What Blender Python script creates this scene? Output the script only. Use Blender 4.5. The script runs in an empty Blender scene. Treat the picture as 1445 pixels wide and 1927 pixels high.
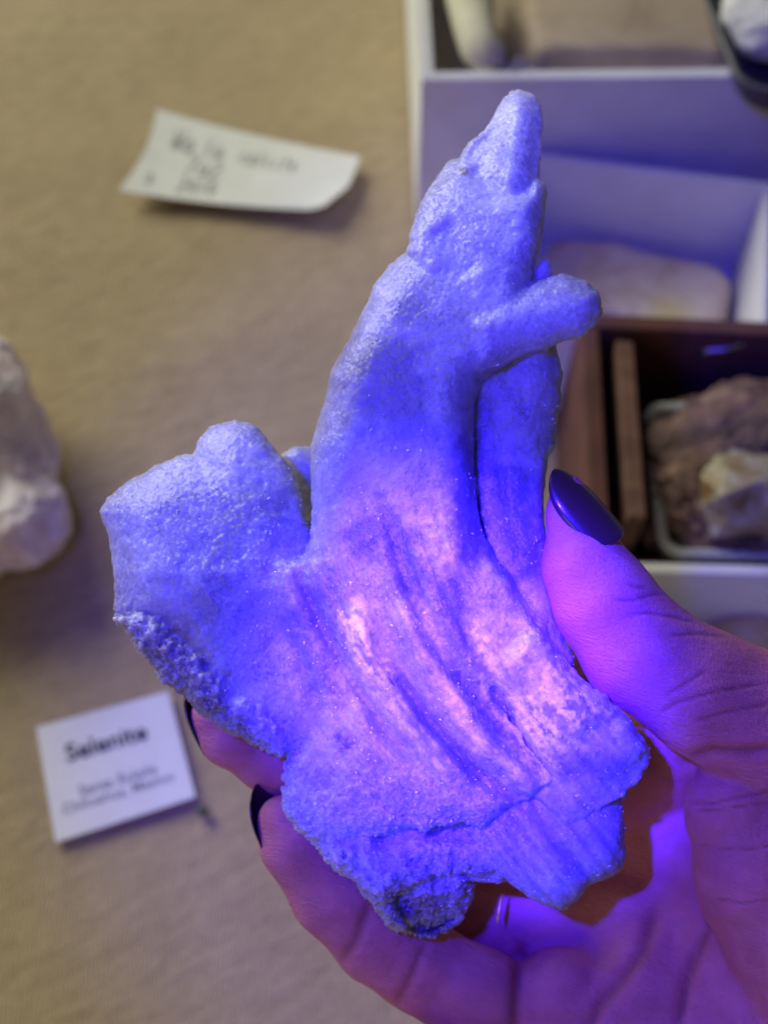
import bpy, bmesh, math, random
import numpy as np
from mathutils import Vector, Matrix

sc = bpy.context.scene
C = sc.collection
R = math.radians
CM = 0.01
rng = np.random.default_rng(7)
random.seed(7)

# ------------------------------------------------------------------ camera
FPX = 1985.0                 # focal length in photo pixels (photo 1445 x 1927)
PITCH = R(60)                # looking down
CAM = np.array([0.0, -0.14, 0.36])
RIGHT = np.array([1.0, 0, 0])
UP = np.array([0, math.sin(PITCH), math.cos(PITCH)])
FWD = np.array([0, math.cos(PITCH), -math.sin(PITCH)])
cam_d = bpy.data.cameras.new('camera')
cam_d.sensor_fit = 'HORIZONTAL'
cam_d.sensor_width = 36.0
cam_d.lens = 36.0 * FPX / 1445.0
cam_d.clip_start = 0.005
cam_d.clip_end = 50
cam_d.dof.use_dof = True
cam_d.dof.focus_distance = 0.158
cam_d.dof.aperture_fstop = 18.5
cam_d.dof.aperture_blades = 0
cam = bpy.data.objects.new('camera', cam_d)
C.objects.link(cam)
cam.location = CAM
cam.rotation_euler = (R(90) - PITCH, 0, 0)
sc.camera = cam

# ------------------------------------------------------------------ light
sc.view_settings.view_transform = 'Standard'
sc.view_settings.look = 'None'
sc.view_settings.exposure = 0
sc.view_settings.gamma = 1
sc.cycles.use_denoising = True
sc.cycles.max_bounces = 8
sc.cycles.sample_clamp_indirect = 4.0
w = bpy.data.worlds.new('World')
sc.world = w
w.use_nodes = True
w.node_tree.nodes['Background'].inputs[0].default_value = (0.84, 0.78, 0.96, 1)
w.node_tree.nodes['Background'].inputs[1].default_value = 0.07


def cam_point(px, py, depth):
    return CAM + depth * (FWD + (px - 722.5) / FPX * RIGHT + (963.5 - py) / FPX * UP)


def aim(o, target):
    d = Vector(target) - o.location
    o.rotation_euler = d.to_track_quat('-Z', 'Y').to_euler()


# the room light: one broad, soft lamp far beyond the table, up and to the left
ld = bpy.data.lights.new('room_lamp', 'AREA')
ld.shape = 'RECTANGLE'
ld.size = 1.5
ld.size_y = 1.1
ld.energy = 47.0
ld.color = (0.98, 1.0, 0.86)
room = bpy.data.objects.new('room_lamp', ld)
C.objects.link(room)
room.location = (-1.30, 1.50, 1.12)
aim(room, (0.0, 0.12, 0.0))

# weak fill lamp added on the viewer's side to lift palm and table
ld2 = bpy.data.lights.new('fill_lamp_near', 'AREA')
ld2.shape = 'DISK'
ld2.size = 0.5
ld2.energy = 0.85
ld2.color = (1.0, 0.80, 0.74)
fill_near = bpy.data.objects.new('fill_lamp_near', ld2)
C.objects.link(fill_near)
fill_near.location = (-0.42, -0.70, 0.46)
aim(fill_near, (0.05, -0.05, 0.18))


# the ultraviolet torch held above left of the camera: wide spill and a hot middle
def torch_lamp(name, energy, cone, blend, target):
    ud = bpy.data.lights.new(name, 'SPOT')
    ud.energy = energy
    ud.color = (0.0265, 0.008, 1.0)
    ud.spot_size = R(cone)
    ud.spot_blend = blend
    ud.shadow_soft_size = 0.007
    t = bpy.data.objects.new(name, ud)
    C.objects.link(t)
    t.location = CAM - 0.06 * FWD - 0.065 * RIGHT + 0.055 * UP
    aim(t, target)


torch_lamp('ultraviolet_torch', 4.4, 61, 0.50, cam_point(1130, 1050, 0.26))
torch_lamp('ultraviolet_torch_core', 125.0, 15.5, 1.0, cam_point(842, 1256, 0.16))


# ------------------------------------------------------------------ helpers
def tag(o, label=None, cat=None, group=None, kind=None):
    if label: o['label'] = label
    if cat: o['category'] = cat
    if group: o['group'] = group
    if kind: o['kind'] = kind
    return o


def link_mesh(name, verts, faces, mat=None, parent=None, smooth=True):
    me = bpy.data.meshes.new(name)
    if isinstance(verts, np.ndarray) and isinstance(faces, np.ndarray):
        verts = verts.astype(np.float32)
        nf = len(faces)
        me.vertices.add(len(verts))
        me.vertices.foreach_set('co', verts.ravel())
        k = faces.shape[1]
        me.loops.add(nf * k)
        me.loops.foreach_set('vertex_index', faces.astype(np.int32).ravel())
        me.polygons.add(nf)
        me.polygons.foreach_set('loop_start', np.arange(0, nf * k, k, dtype=np.int32))
        me.update(calc_edges=True)
    else:
        me.from_pydata([tuple(v) for v in verts], [], faces)
    me.validate()
    if smooth:
        me.polygons.foreach_set('use_smooth', np.ones(len(me.polygons), dtype=bool))
    me.update()
    o = bpy.data.objects.new(name, me)
    C.objects.link(o)
    if mat: me.materials.append(mat)
    if parent: o.parent = parent
    return o


def empty(name, loc=(0, 0, 0)):
    o = bpy.data.objects.new(name, None)
    o.empty_display_size = 0.01
    C.objects.link(o)
    o.location = loc
    return o


def child(o, parent):
    """parent while keeping world placement (parents are only translated / identity)"""
    o.parent = parent
    o.matrix_parent_inverse = Matrix.Translation(-Vector(parent.location))
    return o


D0 = 0.16                    # distance of the modelling plane of the crystal and hand
PX = D0 / FPX                # one photo pixel at that distance, metres


def near(P):
    """(px, py, w) -> world; w is depth behind the modelling plane, in pixel units"""
    P = np.asarray(P, dtype=np.float64)
    d = D0 + P[..., 2] * PX
    return (CAM + d[..., None] * (FWD + ((P[..., 0] - 722.5) / FPX)[..., None] * RIGHT
                                  + ((963.5 - P[..., 1]) / FPX)[..., None] * UP))


def tab(px, py, h=0.0):
    """photo pixel -> world point at height h above the table"""
    d = FWD + (px - 722.5) / FPX * RIGHT + (963.5 - py) / FPX * UP
    t = (h - CAM[2]) / d[2]
    return CAM + t * d


# numpy noise -------------------------------------------------------
_lat = rng.random((64, 64, 64)).astype(np.float32)


def vnoise(P):
    """value noise 0..1 at points (...,3)"""
    P = np.asarray(P, dtype=np.float32)
    i = np.floor(P).astype(np.int32)
    f = P - i
    f = f * f * (3 - 2 * f)
    i0 = i & 63
    i1 = (i + 1) & 63
    x0, y0, z0 = i0[..., 0], i0[..., 1], i0[..., 2]
    x1, y1, z1 = i1[..., 0], i1[..., 1], i1[..., 2]
    fx, fy, fz = f[..., 0], f[..., 1], f[..., 2]
    a = _lat[x0, y0, z0] * (1 - fx) + _lat[x1, y0, z0] * fx
    b = _lat[x0, y1, z0] * (1 - fx) + _lat[x1, y1, z0] * fx
    c = _lat[x0, y0, z1] * (1 - fx) + _lat[x1, y0, z1] * fx
    d = _lat[x0, y1, z1] * (1 - fx) + _lat[x1, y1, z1] * fx
    return (a * (1 - fy) + b * fy) * (1 - fz) + (c * (1 - fy) + d * fy) * fz


def fbm(P, oct=4, gain=0.5):
    P = np.asarray(P, dtype=np.float32)
    s = 0; a = 1.0; t = 0
    for k in range(oct):
        s = s + a * (vnoise(P * (2 ** k) + 13.7 * k) - 0.5)
        t += a; a *= gain
    return s / t * 2


_jit = rng.random((32, 32, 32, 3)).astype(np.float32)


def worley(P):
    P = np.asarray(P, dtype=np.float32)
    i = np.floor(P).astype(np.int32)
    best = np.full(P.shape[:-1], 9.0, np.float32)
    for dx in (-1, 0, 1):
        for dy in (-1, 0, 1):
            for dz in (-1, 0, 1):
                j = i + np.array([dx, dy, dz], np.int32)
                q = j + _jit[j[..., 0] & 31, j[..., 1] & 31, j[..., 2] & 31] - P
                best = np.minimum(best, (q * q).sum(-1))
    return np.sqrt(best)


_dir = rng.normal(size=(32, 32, 32, 3)).astype(np.float32)


def facet(P):
    """each cell a little plane of its own tilt and height: sugary crystal faces"""
    P = np.asarray(P, dtype=np.float32)
    i = np.floor(P).astype(np.int32)
    best = np.full(P.shape[:-1], 9.0, np.float32)
    out = np.zeros(P.shape[:-1], np.float32)
    for dx in (-1, 0, 1):
        for dy in (-1, 0, 1):
            for dz in (-1, 0, 1):
                j = i + np.array([dx, dy, dz], np.int32)
                a, b_, c = j[..., 0] & 31, j[..., 1] & 31, j[..., 2] & 31
                q = j + _jit[a, b_, c] - P
                d = (q * q).sum(-1)
                dr = _dir[a, b_, c]
                h = (q * dr).sum(-1) * 0.55 + dr[..., 0] * 0.22
                m = d < best
                best = np.where(m, d, best); out = np.where(m, h, out)
    return out


def surface_nets(F):
    """F negative inside; returns verts (grid coords) and quads facing outward"""
    S = F < 0
    nx, ny, nz = F.shape
    cnt = np.zeros((nx - 1, ny - 1, nz - 1), np.uint8)
    for a in (0, 1):
        for b in (0, 1):
            for c in (0, 1):
                cnt += S[a:nx - 1 + a, b:ny - 1 + b, c:nz - 1 + c]
    act = (cnt > 0) & (cnt < 8)
    ids = np.full(act.shape, -1, np.int32)
    I = np.argwhere(act)
    ids[act] = np.arange(len(I))
    pos = np.zeros((len(I), 3), np.float32)
    num = np.zeros(len(I), np.float32)
    cor = [(a, b, c) for a in (0, 1) for b in (0, 1) for c in (0, 1)]
    val = {k: F[I[:, 0] + k[0], I[:, 1] + k[1], I[:, 2] + k[2]] for k in cor}
    for k in cor:
        for ax in range(3):
            if k[ax] == 0:
                m = list(k); m[ax] = 1; m = tuple(m)
                v0, v1 = val[k], val[m]
                cr = (v0 < 0) != (v1 < 0)
                t = np.where(cr, v0 / np.where(cr, v0 - v1, 1), 0)
                p = np.array(k, np.float32)[None].repeat(len(I), 0)
                p[:, ax] += t
                pos += p * cr[:, None]
                num += cr
    V = I + pos / num[:, None]
    quads = []
    for ax in range(3):
        b, c = (ax + 1) % 3, (ax + 2) % 3
        sl0 = [slice(None)] * 3; sl1 = [slice(None)] * 3
        sl0[ax] = slice(0, -1); sl1[ax] = slice(1, None)
        diff = S[tuple(sl0)] != S[tuple(sl1)]
        E = np.argwhere(diff)
        ok = (E[:, b] > 0) & (E[:, c] > 0) & (E[:, b] < F.shape[b] - 1) & (E[:, c] < F.shape[c] - 1)
        E = E[ok]
        ins = S[E[:, 0], E[:, 1], E[:, 2]]
        q = []
        for (db, dc) in ((-1, -1), (0, -1), (0, 0), (-1, 0)):
            X = E.copy(); X[:, b] += db; X[:, c] += dc
            q.append(ids[X[:, 0], X[:, 1], X[:, 2]])
        q = np.stack(q, 1)
        q[~ins] = q[~ins][:, ::-1]
        quads.append(q)
    return V, np.concatenate(quads)


def poly_sd(poly, X, Y):
    P = np.asarray(poly, np.float32)
    d = np.full(X.shape, 1e12, np.float32)
    inside = np.zeros(X.shape, bool)
    n = len(P)
    for k in range(n):
        a = P[k]; b = P[(k + 1) % n]
        e = b - a
        wx, wy = X - a[0], Y - a[1]
        t = np.clip((wx * e[0] + wy * e[1]) / (e @ e + 1e-9), 0, 1)
        d = np.minimum(d, (wx - e[0] * t) ** 2 + (wy - e[1] * t) ** 2)
        c = ((a[1] <= Y) & (b[1] > Y)) | ((b[1] <= Y) & (a[1] > Y))
        if abs(e[1]) > 1e-9:
            inside ^= c & (X < a[0] + (Y - a[1]) * e[0] / e[1])
    d = np.sqrt(d)
    return np.where(inside, -d, d)


def line_d(line, X, Y):
    """distance to a polyline and parameter 0..1 along it"""
    P = np.asarray(line, np.float32)
    best = np.full(X.shape, 1e12, np.float32)
    par = np.zeros(X.shape, np.float32)
    n = len(P) - 1
    for k in range(n):
        a, b = P[k], P[k + 1]
        e = b - a
        t = np.clip(((X - a[0]) * e[0] + (Y - a[1]) * e[1]) / (e @ e), 0, 1)
        d = (X - a[0] - e[0] * t) ** 2 + (Y - a[1] - e[1] * t) ** 2
        m = d < best
        best = np.where(m, d, best)
        par = np.where(m, (k + t) / n, par)
    return np.sqrt(best), par


# materials ---------------------------------------------------------
def new_mat(name):
    m = bpy.data.materials.new(name)
    m.use_nodes = True
    nt = m.node_tree
    return m, nt, nt.nodes['Principled BSDF']


def nd(nt, typ, **kw):
    n = nt.nodes.new(typ)
    for k, v in kw.items():
        if k.startswith('i_'):
            n.inputs[k[2:].replace('_', ' ')].default_value = v
        else:
            setattr(n, k, v)
    return n


def ramp(nt, fac, stops):
    n = nt.nodes.new('ShaderNodeValToRGB')
    e = n.color_ramp.elements
    while len(e) < len(stops): e.new(0.5)
    for k, (p, c) in enumerate(stops):
        e[k].position = p
        e[k].color = (*c, 1) if len(c) == 3 else c
    nt.links.new(fac, n.inputs[0])
    return n.outputs[0]


def mix(nt, fac, a, b, mode='MIX'):
    n = nt.nodes.new('ShaderNodeMix')
    n.data_type = 'RGBA'
    n.blend_type = mode
    for s, v in ((n.inputs[0], fac), (n.inputs[6], a), (n.inputs[7], b)):
        if hasattr(v, 'links'): nt.links.new(v, s)
        elif isinstance(v, (int, float)): s.default_value = v
        else: s.default_value = (*v, 1)
    return n.outputs[2]


def noise_node(nt, vec, scale, detail=4, rough=0.55, dist=0.0):
    n = nt.nodes.new('ShaderNodeTexNoise')
    n.inputs['Scale'].default_value = scale
    n.inputs['Detail'].default_value = detail
    n.inputs['Roughness'].default_value = rough
    n.inputs['Distortion'].default_value = dist
    if vec is not None: nt.links.new(vec, n.inputs['Vector'])
    return n.outputs[0]


def bump(nt, height, strength, dist, normal=None):
    n = nt.nodes.new('ShaderNodeBump')
    n.inputs['Strength'].default_value = strength
    n.inputs['Distance'].default_value = dist
    nt.links.new(height, n.inputs['Height'])
    if normal is not None: nt.links.new(normal, n.inputs['Normal'])
    return n.outputs[0]


def mapping(nt, vec, scale=(1, 1, 1), rot=(0, 0, 0)):
    n = nt.nodes.new('ShaderNodeMapping')
    n.inputs['Scale'].default_value = scale
    n.inputs['Rotation'].default_value = rot
    nt.links.new(vec, n.inputs['Vector'])
    return n.outputs[0]


def objco(nt):
    return nt.nodes.new('ShaderNodeTexCoord').outputs['Object']


def simple_mat(name, col, col2=None, scale=300, rough=0.7, bscale=1500, bstr=0.3, bdist=0.0003, spec=0.3):
    m, nt, b = new_mat(name)
    co = objco(nt)
    n = noise_node(nt, co, scale, 4)
    c2 = col2 or tuple(x * 0.85 for x in col)
    nt.links.new(ramp(nt, n, [(0.35, col), (0.65, c2)]), b.inputs['Base Color'])
    b.inputs['Roughness'].default_value = rough
    b.inputs['Specular IOR Level'].default_value = spec
    nt.links.new(bump(nt, noise_node(nt, co, bscale, 3), bstr, bdist), b.inputs['Normal'])
    return m


# kraft table covering
def mat_table():
    m, nt, b = new_mat('table_cloth')
    co = objco(nt)
    st = mapping(nt, mapping(nt, co, (1, 1, 1), (0, 0, R(-27))), (75, 190, 60))
    n1 = noise_node(nt, st, 1.0, 5, 0.6, 0.4)
    st2 = mapping(nt, mapping(nt, co, (1, 1, 1), (0, 0, R(-34))), (110, 420, 200))
    n2 = noise_node(nt, st2, 1.0, 4, 0.6, 0.3)
    n3 = noise_node(nt, co, 22, 3)
    c = ramp(nt, n1, [(0.28, (0.31, 0.235, 0.14)), (0.5, (0.45, 0.35, 0.205)), (0.72, (0.57, 0.45, 0.27))])
    c = mix(nt, 0.35, c, ramp(nt, n2, [(0.3, (0.34, 0.25, 0.14)), (0.7, (0.6, 0.48, 0.30))]))
    n4 = noise_node(nt, co, 650, 3, 0.7)
    c = mix(nt, 0.22, c, ramp(nt, n4, [(0.35, (0.30, 0.23, 0.15)), (0.65, (0.60, 0.48, 0.31))]))
    c = mix(nt, 0.25, c, ramp(nt, n3, [(0.35, (0.38, 0.29, 0.16)), (0.65, (0.52, 0.41, 0.24))]))
    nt.links.new(c, b.inputs['Base Color'])
    b.inputs['Roughness'].default_value = 0.9
    b.inputs['Specular IOR Level'].default_value = 0.1
    nrm = bump(nt, n1, 0.4, 0.0016)
    nrm = bump(nt, noise_node(nt, co, 1400, 3), 0.3, 0.0003, nrm)
    wv = nt.nodes.new('ShaderNodeTexWave'); wv.inputs['Scale'].default_value = 260; wv.inputs['Distortion'].default_value = 6
    nt.links.new(co, wv.inputs['Vector'])
    nrm = bump(nt, wv.outputs['Fac'], 0.45, 0.0007, nrm)
    nt.links.new(nrm, b.inputs['Normal'])
    return m


def mat_crystal():
    m, nt, b = new_mat('selenite_crystal')
    at = nt.nodes.new('ShaderNodeAttribute'); at.attribute_name = 'flow'
    fv = at.outputs['Vector']
    st = nt.nodes.new('ShaderNodeAttribute'); st.attribute_name = 'stain_shade'  # brown dirt spots, plus shade painted on the nodule and overhang
    gl = nt.nodes.new('ShaderNodeAttribute'); gl.attribute_name = 'clear'
    co = objco(nt)
    f1 = noise_node(nt, mapping(nt, fv, (9, 1.1, 4)), 1.0, 5, 0.62, 0.6)
    f2 = noise_node(nt, mapping(nt, fv, (30, 2.5, 10)), 1.0, 4, 0.6, 0.3)
    g1 = noise_node(nt, co, 260, 5, 0.65)
    fbr = nt.nodes.new('ShaderNodeAttribute'); fbr.attribute_name = 'fib'
    big = noise_node(nt, co, 55, 5, 0.6, 0.5)
    c = ramp(nt, big, [(0.36, (0.20, 0.19, 0.22)), (0.5, (0.28, 0.27, 0.29)), (0.64, (0.38, 0.37, 0.38))])
    cf = ramp(nt, f1, [(0.36, (0.15, 0.14, 0.17)), (0.5, (0.27, 0.26, 0.28)), (0.62, (0.46, 0.45, 0.46))])
    cf = mix(nt, 0.4, cf, ramp(nt, f2, [(0.35, (0.14, 0.13, 0.16)), (0.65, (0.48, 0.47, 0.48))]))
    c = mix(nt, fbr.outputs['Fac'], c, cf)
    c = mix(nt, 0.35, c, ramp(nt, g1, [(0.38, (0.16, 0.15, 0.18)), (0.62, (0.46, 0.45, 0.46))]))
    fr = nt.nodes.new('ShaderNodeAttribute'); fr.attribute_name = 'frost_hotspots'  # frosted mineral, also carrying the painted hot spots
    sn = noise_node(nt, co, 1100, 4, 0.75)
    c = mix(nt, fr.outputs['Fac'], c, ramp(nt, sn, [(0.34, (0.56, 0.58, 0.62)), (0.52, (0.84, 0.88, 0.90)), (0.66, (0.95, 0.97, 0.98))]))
    c = mix(nt, gl.outputs['Fac'], c, (0.09, 0.08, 0.13))
    c = mix(nt, st.outputs['Fac'], c, (0.13, 0.085, 0.06))
    nt.links.new(c, b.inputs['Base Color'])
    b.inputs['Roughness'].default_value = 0.32
    b.inputs['IOR'].default_value = 1.55
    b.inputs['Subsurface Weight'].default_value = 1.0
    b.inputs['Subsurface Radius'].default_value = (1.0, 0.8, 0.9)
    b.inputs['Subsurface Scale'].default_value = 0.0042
    v = nt.nodes.new('ShaderNodeTexVoronoi')
    v.inputs['Scale'].default_value = 3000
    nt.links.new(co, v.inputs['Vector'])
    vs_ = nt.nodes.new('ShaderNodeVectorMath'); vs_.operation = 'SUBTRACT'
    nt.links.new(v.outputs['Color'], vs_.inputs[0]); vs_.inputs[1].default_value = (0.5, 0.5, 0.5)
    vk = nt.nodes.new('ShaderNodeVectorMath'); vk.operation = 'SCALE'; sg = nt.nodes.new('ShaderNodeAttribute'); sg.attribute_name = 'sugar'
    nt.links.new(sg.outputs['Fac'], vk.inputs['Scale'])
    nt.links.new(vs_.outputs[0], vk.inputs[0])
    ge = nt.nodes.new('ShaderNodeNewGeometry')
    va = nt.nodes.new('ShaderNodeVectorMath'); va.operation = 'ADD'
    nt.links.new(ge.outputs['Normal'], va.inputs[0]); nt.links.new(vk.outputs[0], va.inputs[1])
    vn = nt.nodes.new('ShaderNodeVectorMath'); vn.operation = 'NORMALIZE'
    nt.links.new(va.outputs[0], vn.inputs[0])
    n = vn.outputs[0]
    fm = nt.nodes.new('ShaderNodeMath'); fm.operation = 'MULTIPLY'
    nt.links.new(f2, fm.inputs[0]); nt.links.new(fbr.outputs['Fac'], fm.inputs[1])
    n = bump(nt, fm.outputs[0], 0.35, 0.0008, n)
    n = bump(nt, noise_node(nt, co, 900, 5, 0.7), 0.35, 0.0005, n)
    nt.links.new(n, b.inputs['Normal'])
    return m


def mat_grain():
    m, nt, b = new_mat('crystal_facets')
    b.inputs['Base Color'].default_value = (0.62, 0.61, 0.63, 1)
    b.inputs['Roughness'].default_value = 0.14
    b.inputs['IOR'].default_value = 1.9
    nt.links.new(bump(nt, noise_node(nt, objco(nt), 3000, 2), 0.1, 0.0002), b.inputs['Normal'])
    return m


def mat_skin():
    m, nt, b = new_mat('skin')
    co = objco(nt)
    n = noise_node(nt, co, 160, 5, 0.6)
    c = ramp(nt, n, [(0.3, (0.53, 0.17, 0.165)), (0.55, (0.64, 0.215, 0.21)), (0.75, (0.70, 0.265, 0.255))])
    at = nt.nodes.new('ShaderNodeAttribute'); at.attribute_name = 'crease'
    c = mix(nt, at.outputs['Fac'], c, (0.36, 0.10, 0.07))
    nt.links.new(c, b.inputs['Base Color'])
    b.inputs['Roughness'].default_value = 0.46
    b.inputs['Specular IOR Level'].default_value = 0.35
    b.inputs['Subsurface Weight'].default_value = 0.5
    b.inputs['Subsurface Radius'].default_value = (1.0, 0.35, 0.2)
    b.inputs['Subsurface Scale'].default_value = 0.0022
    pr = nt.nodes.new('ShaderNodeAttribute'); pr.attribute_name = 'ridge'
    wv = noise_node(nt, mapping(nt, pr.outputs['Vector'], (1, 0.12, 0.3)), 26, 3, 0.6, 0.4)
    n1 = bump(nt, wv, 0.6, 0.0006)
    v = nt.nodes.new('ShaderNodeTexVoronoi'); v.inputs['Scale'].default_value = 2200
    nt.links.new(co, v.inputs['Vector'])
    n1 = bump(nt, v.outputs['Distance'], 0.3, 0.0003, n1)
    n1 = bump(nt, noise_node(nt, co, 420, 4, 0.6), 0.25, 0.0006, n1)
    nt.links.new(n1, b.inputs['Normal'])
    return m


M_TABLE = mat_table()
M_CRYSTAL = mat_crystal()
M_GRAIN = mat_grain()
M_SKIN = mat_skin()
M_NAIL, nt, b = new_mat('dark_nail_polish')
b.inputs['Base Color'].default_value = (0.045, 0.010, 0.026, 1)
b.inputs['Roughness'].default_value = 0.28
b.inputs['Coat Weight'].default_value = 0.4
b.inputs['Coat Roughness'].default_value = 0.08
nt.links.new(bump(nt, noise_node(nt, objco(nt), 500, 2), 0.08, 0.0005), b.inputs['Normal'])
M_PAPER = simple_mat('paper', (0.80, 0.80, 0.76), (0.74, 0.74, 0.70), 120, 0.85, 900, 0.15)
M_CARD = simple_mat('white_card', (0.80, 0.79, 0.78), (0.76, 0.75, 0.74), 90, 0.6, 1200, 0.08)
M_BOX = simple_mat('white_cardboard', (0.78, 0.77, 0.74), (0.70, 0.69, 0.66), 45, 0.7, 900, 0.15)
M_EDGE = simple_mat('cardboard_edge', (0.72, 0.70, 0.64), (0.62, 0.60, 0.54), 90, 0.8, 900, 0.3)
M_BROWN = simple_mat('brown_cardboard', (0.145, 0.06, 0.05), (0.095, 0.04, 0.036), 60, 0.85, 700, 0.35)
M_BROWN_EDGE = simple_mat('brown_cardboard_edge', (0.21, 0.11, 0.083), (0.13, 0.066, 0.052), 120, 0.9, 700, 0.6)
M_INK = simple_mat('ink', (0.02, 0.022, 0.03), (0.03, 0.03, 0.04), 100, 0.6, 900, 0.05)
M_GREYINK = simple_mat('grey_ink', (0.22, 0.22, 0.24), (0.26, 0.26, 0.28), 100, 0.6, 900, 0.05)
M_PEN = simple_mat('pen_ink', (0.30, 0.33, 0.33), (0.44, 0.47, 0.46), 300, 0.7, 900, 0.05)
M_TRAY = simple_mat('grey_plastic', (0.42, 0.42, 0.39), (0.38, 0.38, 0.35), 40, 0.35, 400, 0.05, spec=0.5)
M_DARKTRAY = simple_mat('dark_grey_plastic', (0.11, 0.105, 0.10), (0.08, 0.08, 0.075), 40, 0.4, 400, 0.05, spec=0.5)
M_STAPLE, nt, b = new_mat('staple_steel')
b.inputs['Base Color'].default_value = (0.55, 0.55, 0.55, 1); b.inputs['Metallic'].default_value = 1
nt.links.new(ramp(nt, noise_node(nt, objco(nt), 900), [(0.3, (0.3,) * 3), (0.7, (0.45,) * 3)]), b.inputs['Roughness'])
M_GOLD, nt, b = new_mat('golden_needle')
b.inputs['Base Color'].default_value = (0.80, 0.50, 0.14, 1); b.inputs['Metallic'].default_value = 0.6
nt.links.new(ramp(nt, noise_node(nt, objco(nt), 900), [(0.3, (0.25,) * 3), (0.7, (0.4,) * 3)]), b.inputs['Roughness'])


def rock_mat(name, stops, scale, rough=0.8, bs=500, sss=0.0, vor=False):
    m, nt, b = new_mat(name)
    co = objco(nt)
    n = noise_node(nt, co, scale, 6, 0.62, 0.5)
    nt.links.new(ramp(nt, n, stops), b.inputs['Base Color'])
    b.inputs['Roughness'].default_value = rough
    b.inputs['Subsurface Weight'].default_value = sss
    b.inputs['Subsurface Radius'].default_value = (1, .8, .7)
    b.inputs['Subsurface Scale'].default_value = 0.003
    nt.links.new(bump(nt, noise_node(nt, co, bs, 5, 0.7), 0.6, 0.0012), b.inputs['Normal'])
    return m


M_PALE = rock_mat('pale_pink_mineral', [(0.3, (0.68, 0.52, 0.52)), (0.5, (0.86, 0.75, 0.75)), (0.7, (0.93, 0.87, 0.86))], 70, 0.5, 400, 0.6)
M_TAN = rock_mat('tan_stone', [(0.3, (0.54, 0.38, 0.20)), (0.5, (0.78, 0.63, 0.40)), (0.7, (0.84, 0.73, 0.52))], 60)
M_SLAB = rock_mat('brown_slab', [(0.3, (0.36, 0.27, 0.17)), (0.5, (0.45, 0.35, 0.23)), (0.7, (0.50, 0.40, 0.28))], 40)
M_CREAM = rock_mat('cream_rind', [(0.3, (0.62, 0.58, 0.40)), (0.7, (0.76, 0.73, 0.56))], 60)
M_MATRIX = rock_mat('brown_matrix', [(0.28, (0.018, 0.01, 0.01)), (0.45, (0.075, 0.04, 0.034)), (0.57, (0.17, 0.095, 0.07)), (0.74, (0.30, 0.19, 0.11))], 70)
M_CRY2 = rock_mat('honey_crystal', [(0.3, (0.17, 0.095, 0.035)), (0.48, (0.28, 0.22, 0.12)), (0.66, (0.40, 0.385, 0.30))], 140, 0.15, 200, 0.3)
M_YELLOW = rock_mat('yellow_mineral', [(0.3, (0.60, 0.48, 0.14)), (0.7, (0.78, 0.68, 0.28))], 80)
M_WHITE = rock_mat('white_mineral', [(0.3, (0.66, 0.66, 0.58)), (0.7, (0.80, 0.80, 0.72))], 80)
M_CRUMB = rock_mat('green_crumb', [(0.3, (0.05, 0.07, 0.04)), (0.7, (0.14, 0.17, 0.12))], 900)


# ------------------------------------------------------------------ table
def build_table():
    nx, ny = 160, 160
    xs = np.linspace(-0.75, 0.75, nx); ys = np.linspace(-0.75, 0.95, ny)
    X, Y = np.meshgrid(xs, ys, indexing='ij')
    P = np.stack([X, Y, X * 0], -1)
    Z = 0.0012 * fbm(np.stack([X * 12 + Y * 6, Y * 26 - X * 14, X * 0], -1), 3) - 0.0012
    P[..., 2] = Z
    idx = np.arange(nx * ny).reshape(nx, ny)
    f = np.stack([idx[:-1, :-1], idx[1:, :-1], idx[1:, 1:], idx[:-1, 1:]], -1).reshape(-1, 4)
    o = link_mesh('table_surface', P.reshape(-1, 3), f, M_TABLE)
    tag(o, 'tan felt covering of the table under everything', kind='structure')


build_table()


# ------------------------------------------------------------------ boxes
def bm_box(p0, ux, uy, uz):
    """8 corners from an origin and three edge vectors"""
    p0, ux, uy, uz = map(np.array, (p0, ux, uy, uz))
    V = [p0, p0 + ux, p0 + ux + uy, p0 + uy]
    V = V + [v + uz for v in V]
    Fc = [(0, 3, 2, 1), (4, 5, 6, 7), (0, 1, 5, 4), (1, 2, 6, 5), (2, 3, 7, 6), (3, 0, 4, 7)]
    return V, Fc


def part_box(name, parent, mat, p0, ux, uy, uz, bev=0.0006):
    V, Fc = bm_box(p0, ux, uy, uz)
    me = bpy.data.meshes.new(name)
    me.from_pydata([tuple(v) for v in V], [], Fc)
    bm = bmesh.new(); bm.from_mesh(me)
    bmesh.ops.recalc_face_normals(bm, faces=bm.faces)
    bmesh.ops.bevel(bm, geom=bm.edges[:], offset=bev, segments=2, affect='EDGES', profile=0.6)
    bm.to_mesh(me); bm.free()
    o = bpy.data.objects.new(name, me); C.objects.link(o)
    me.materials.append(mat)
    return child(o, parent)


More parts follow.
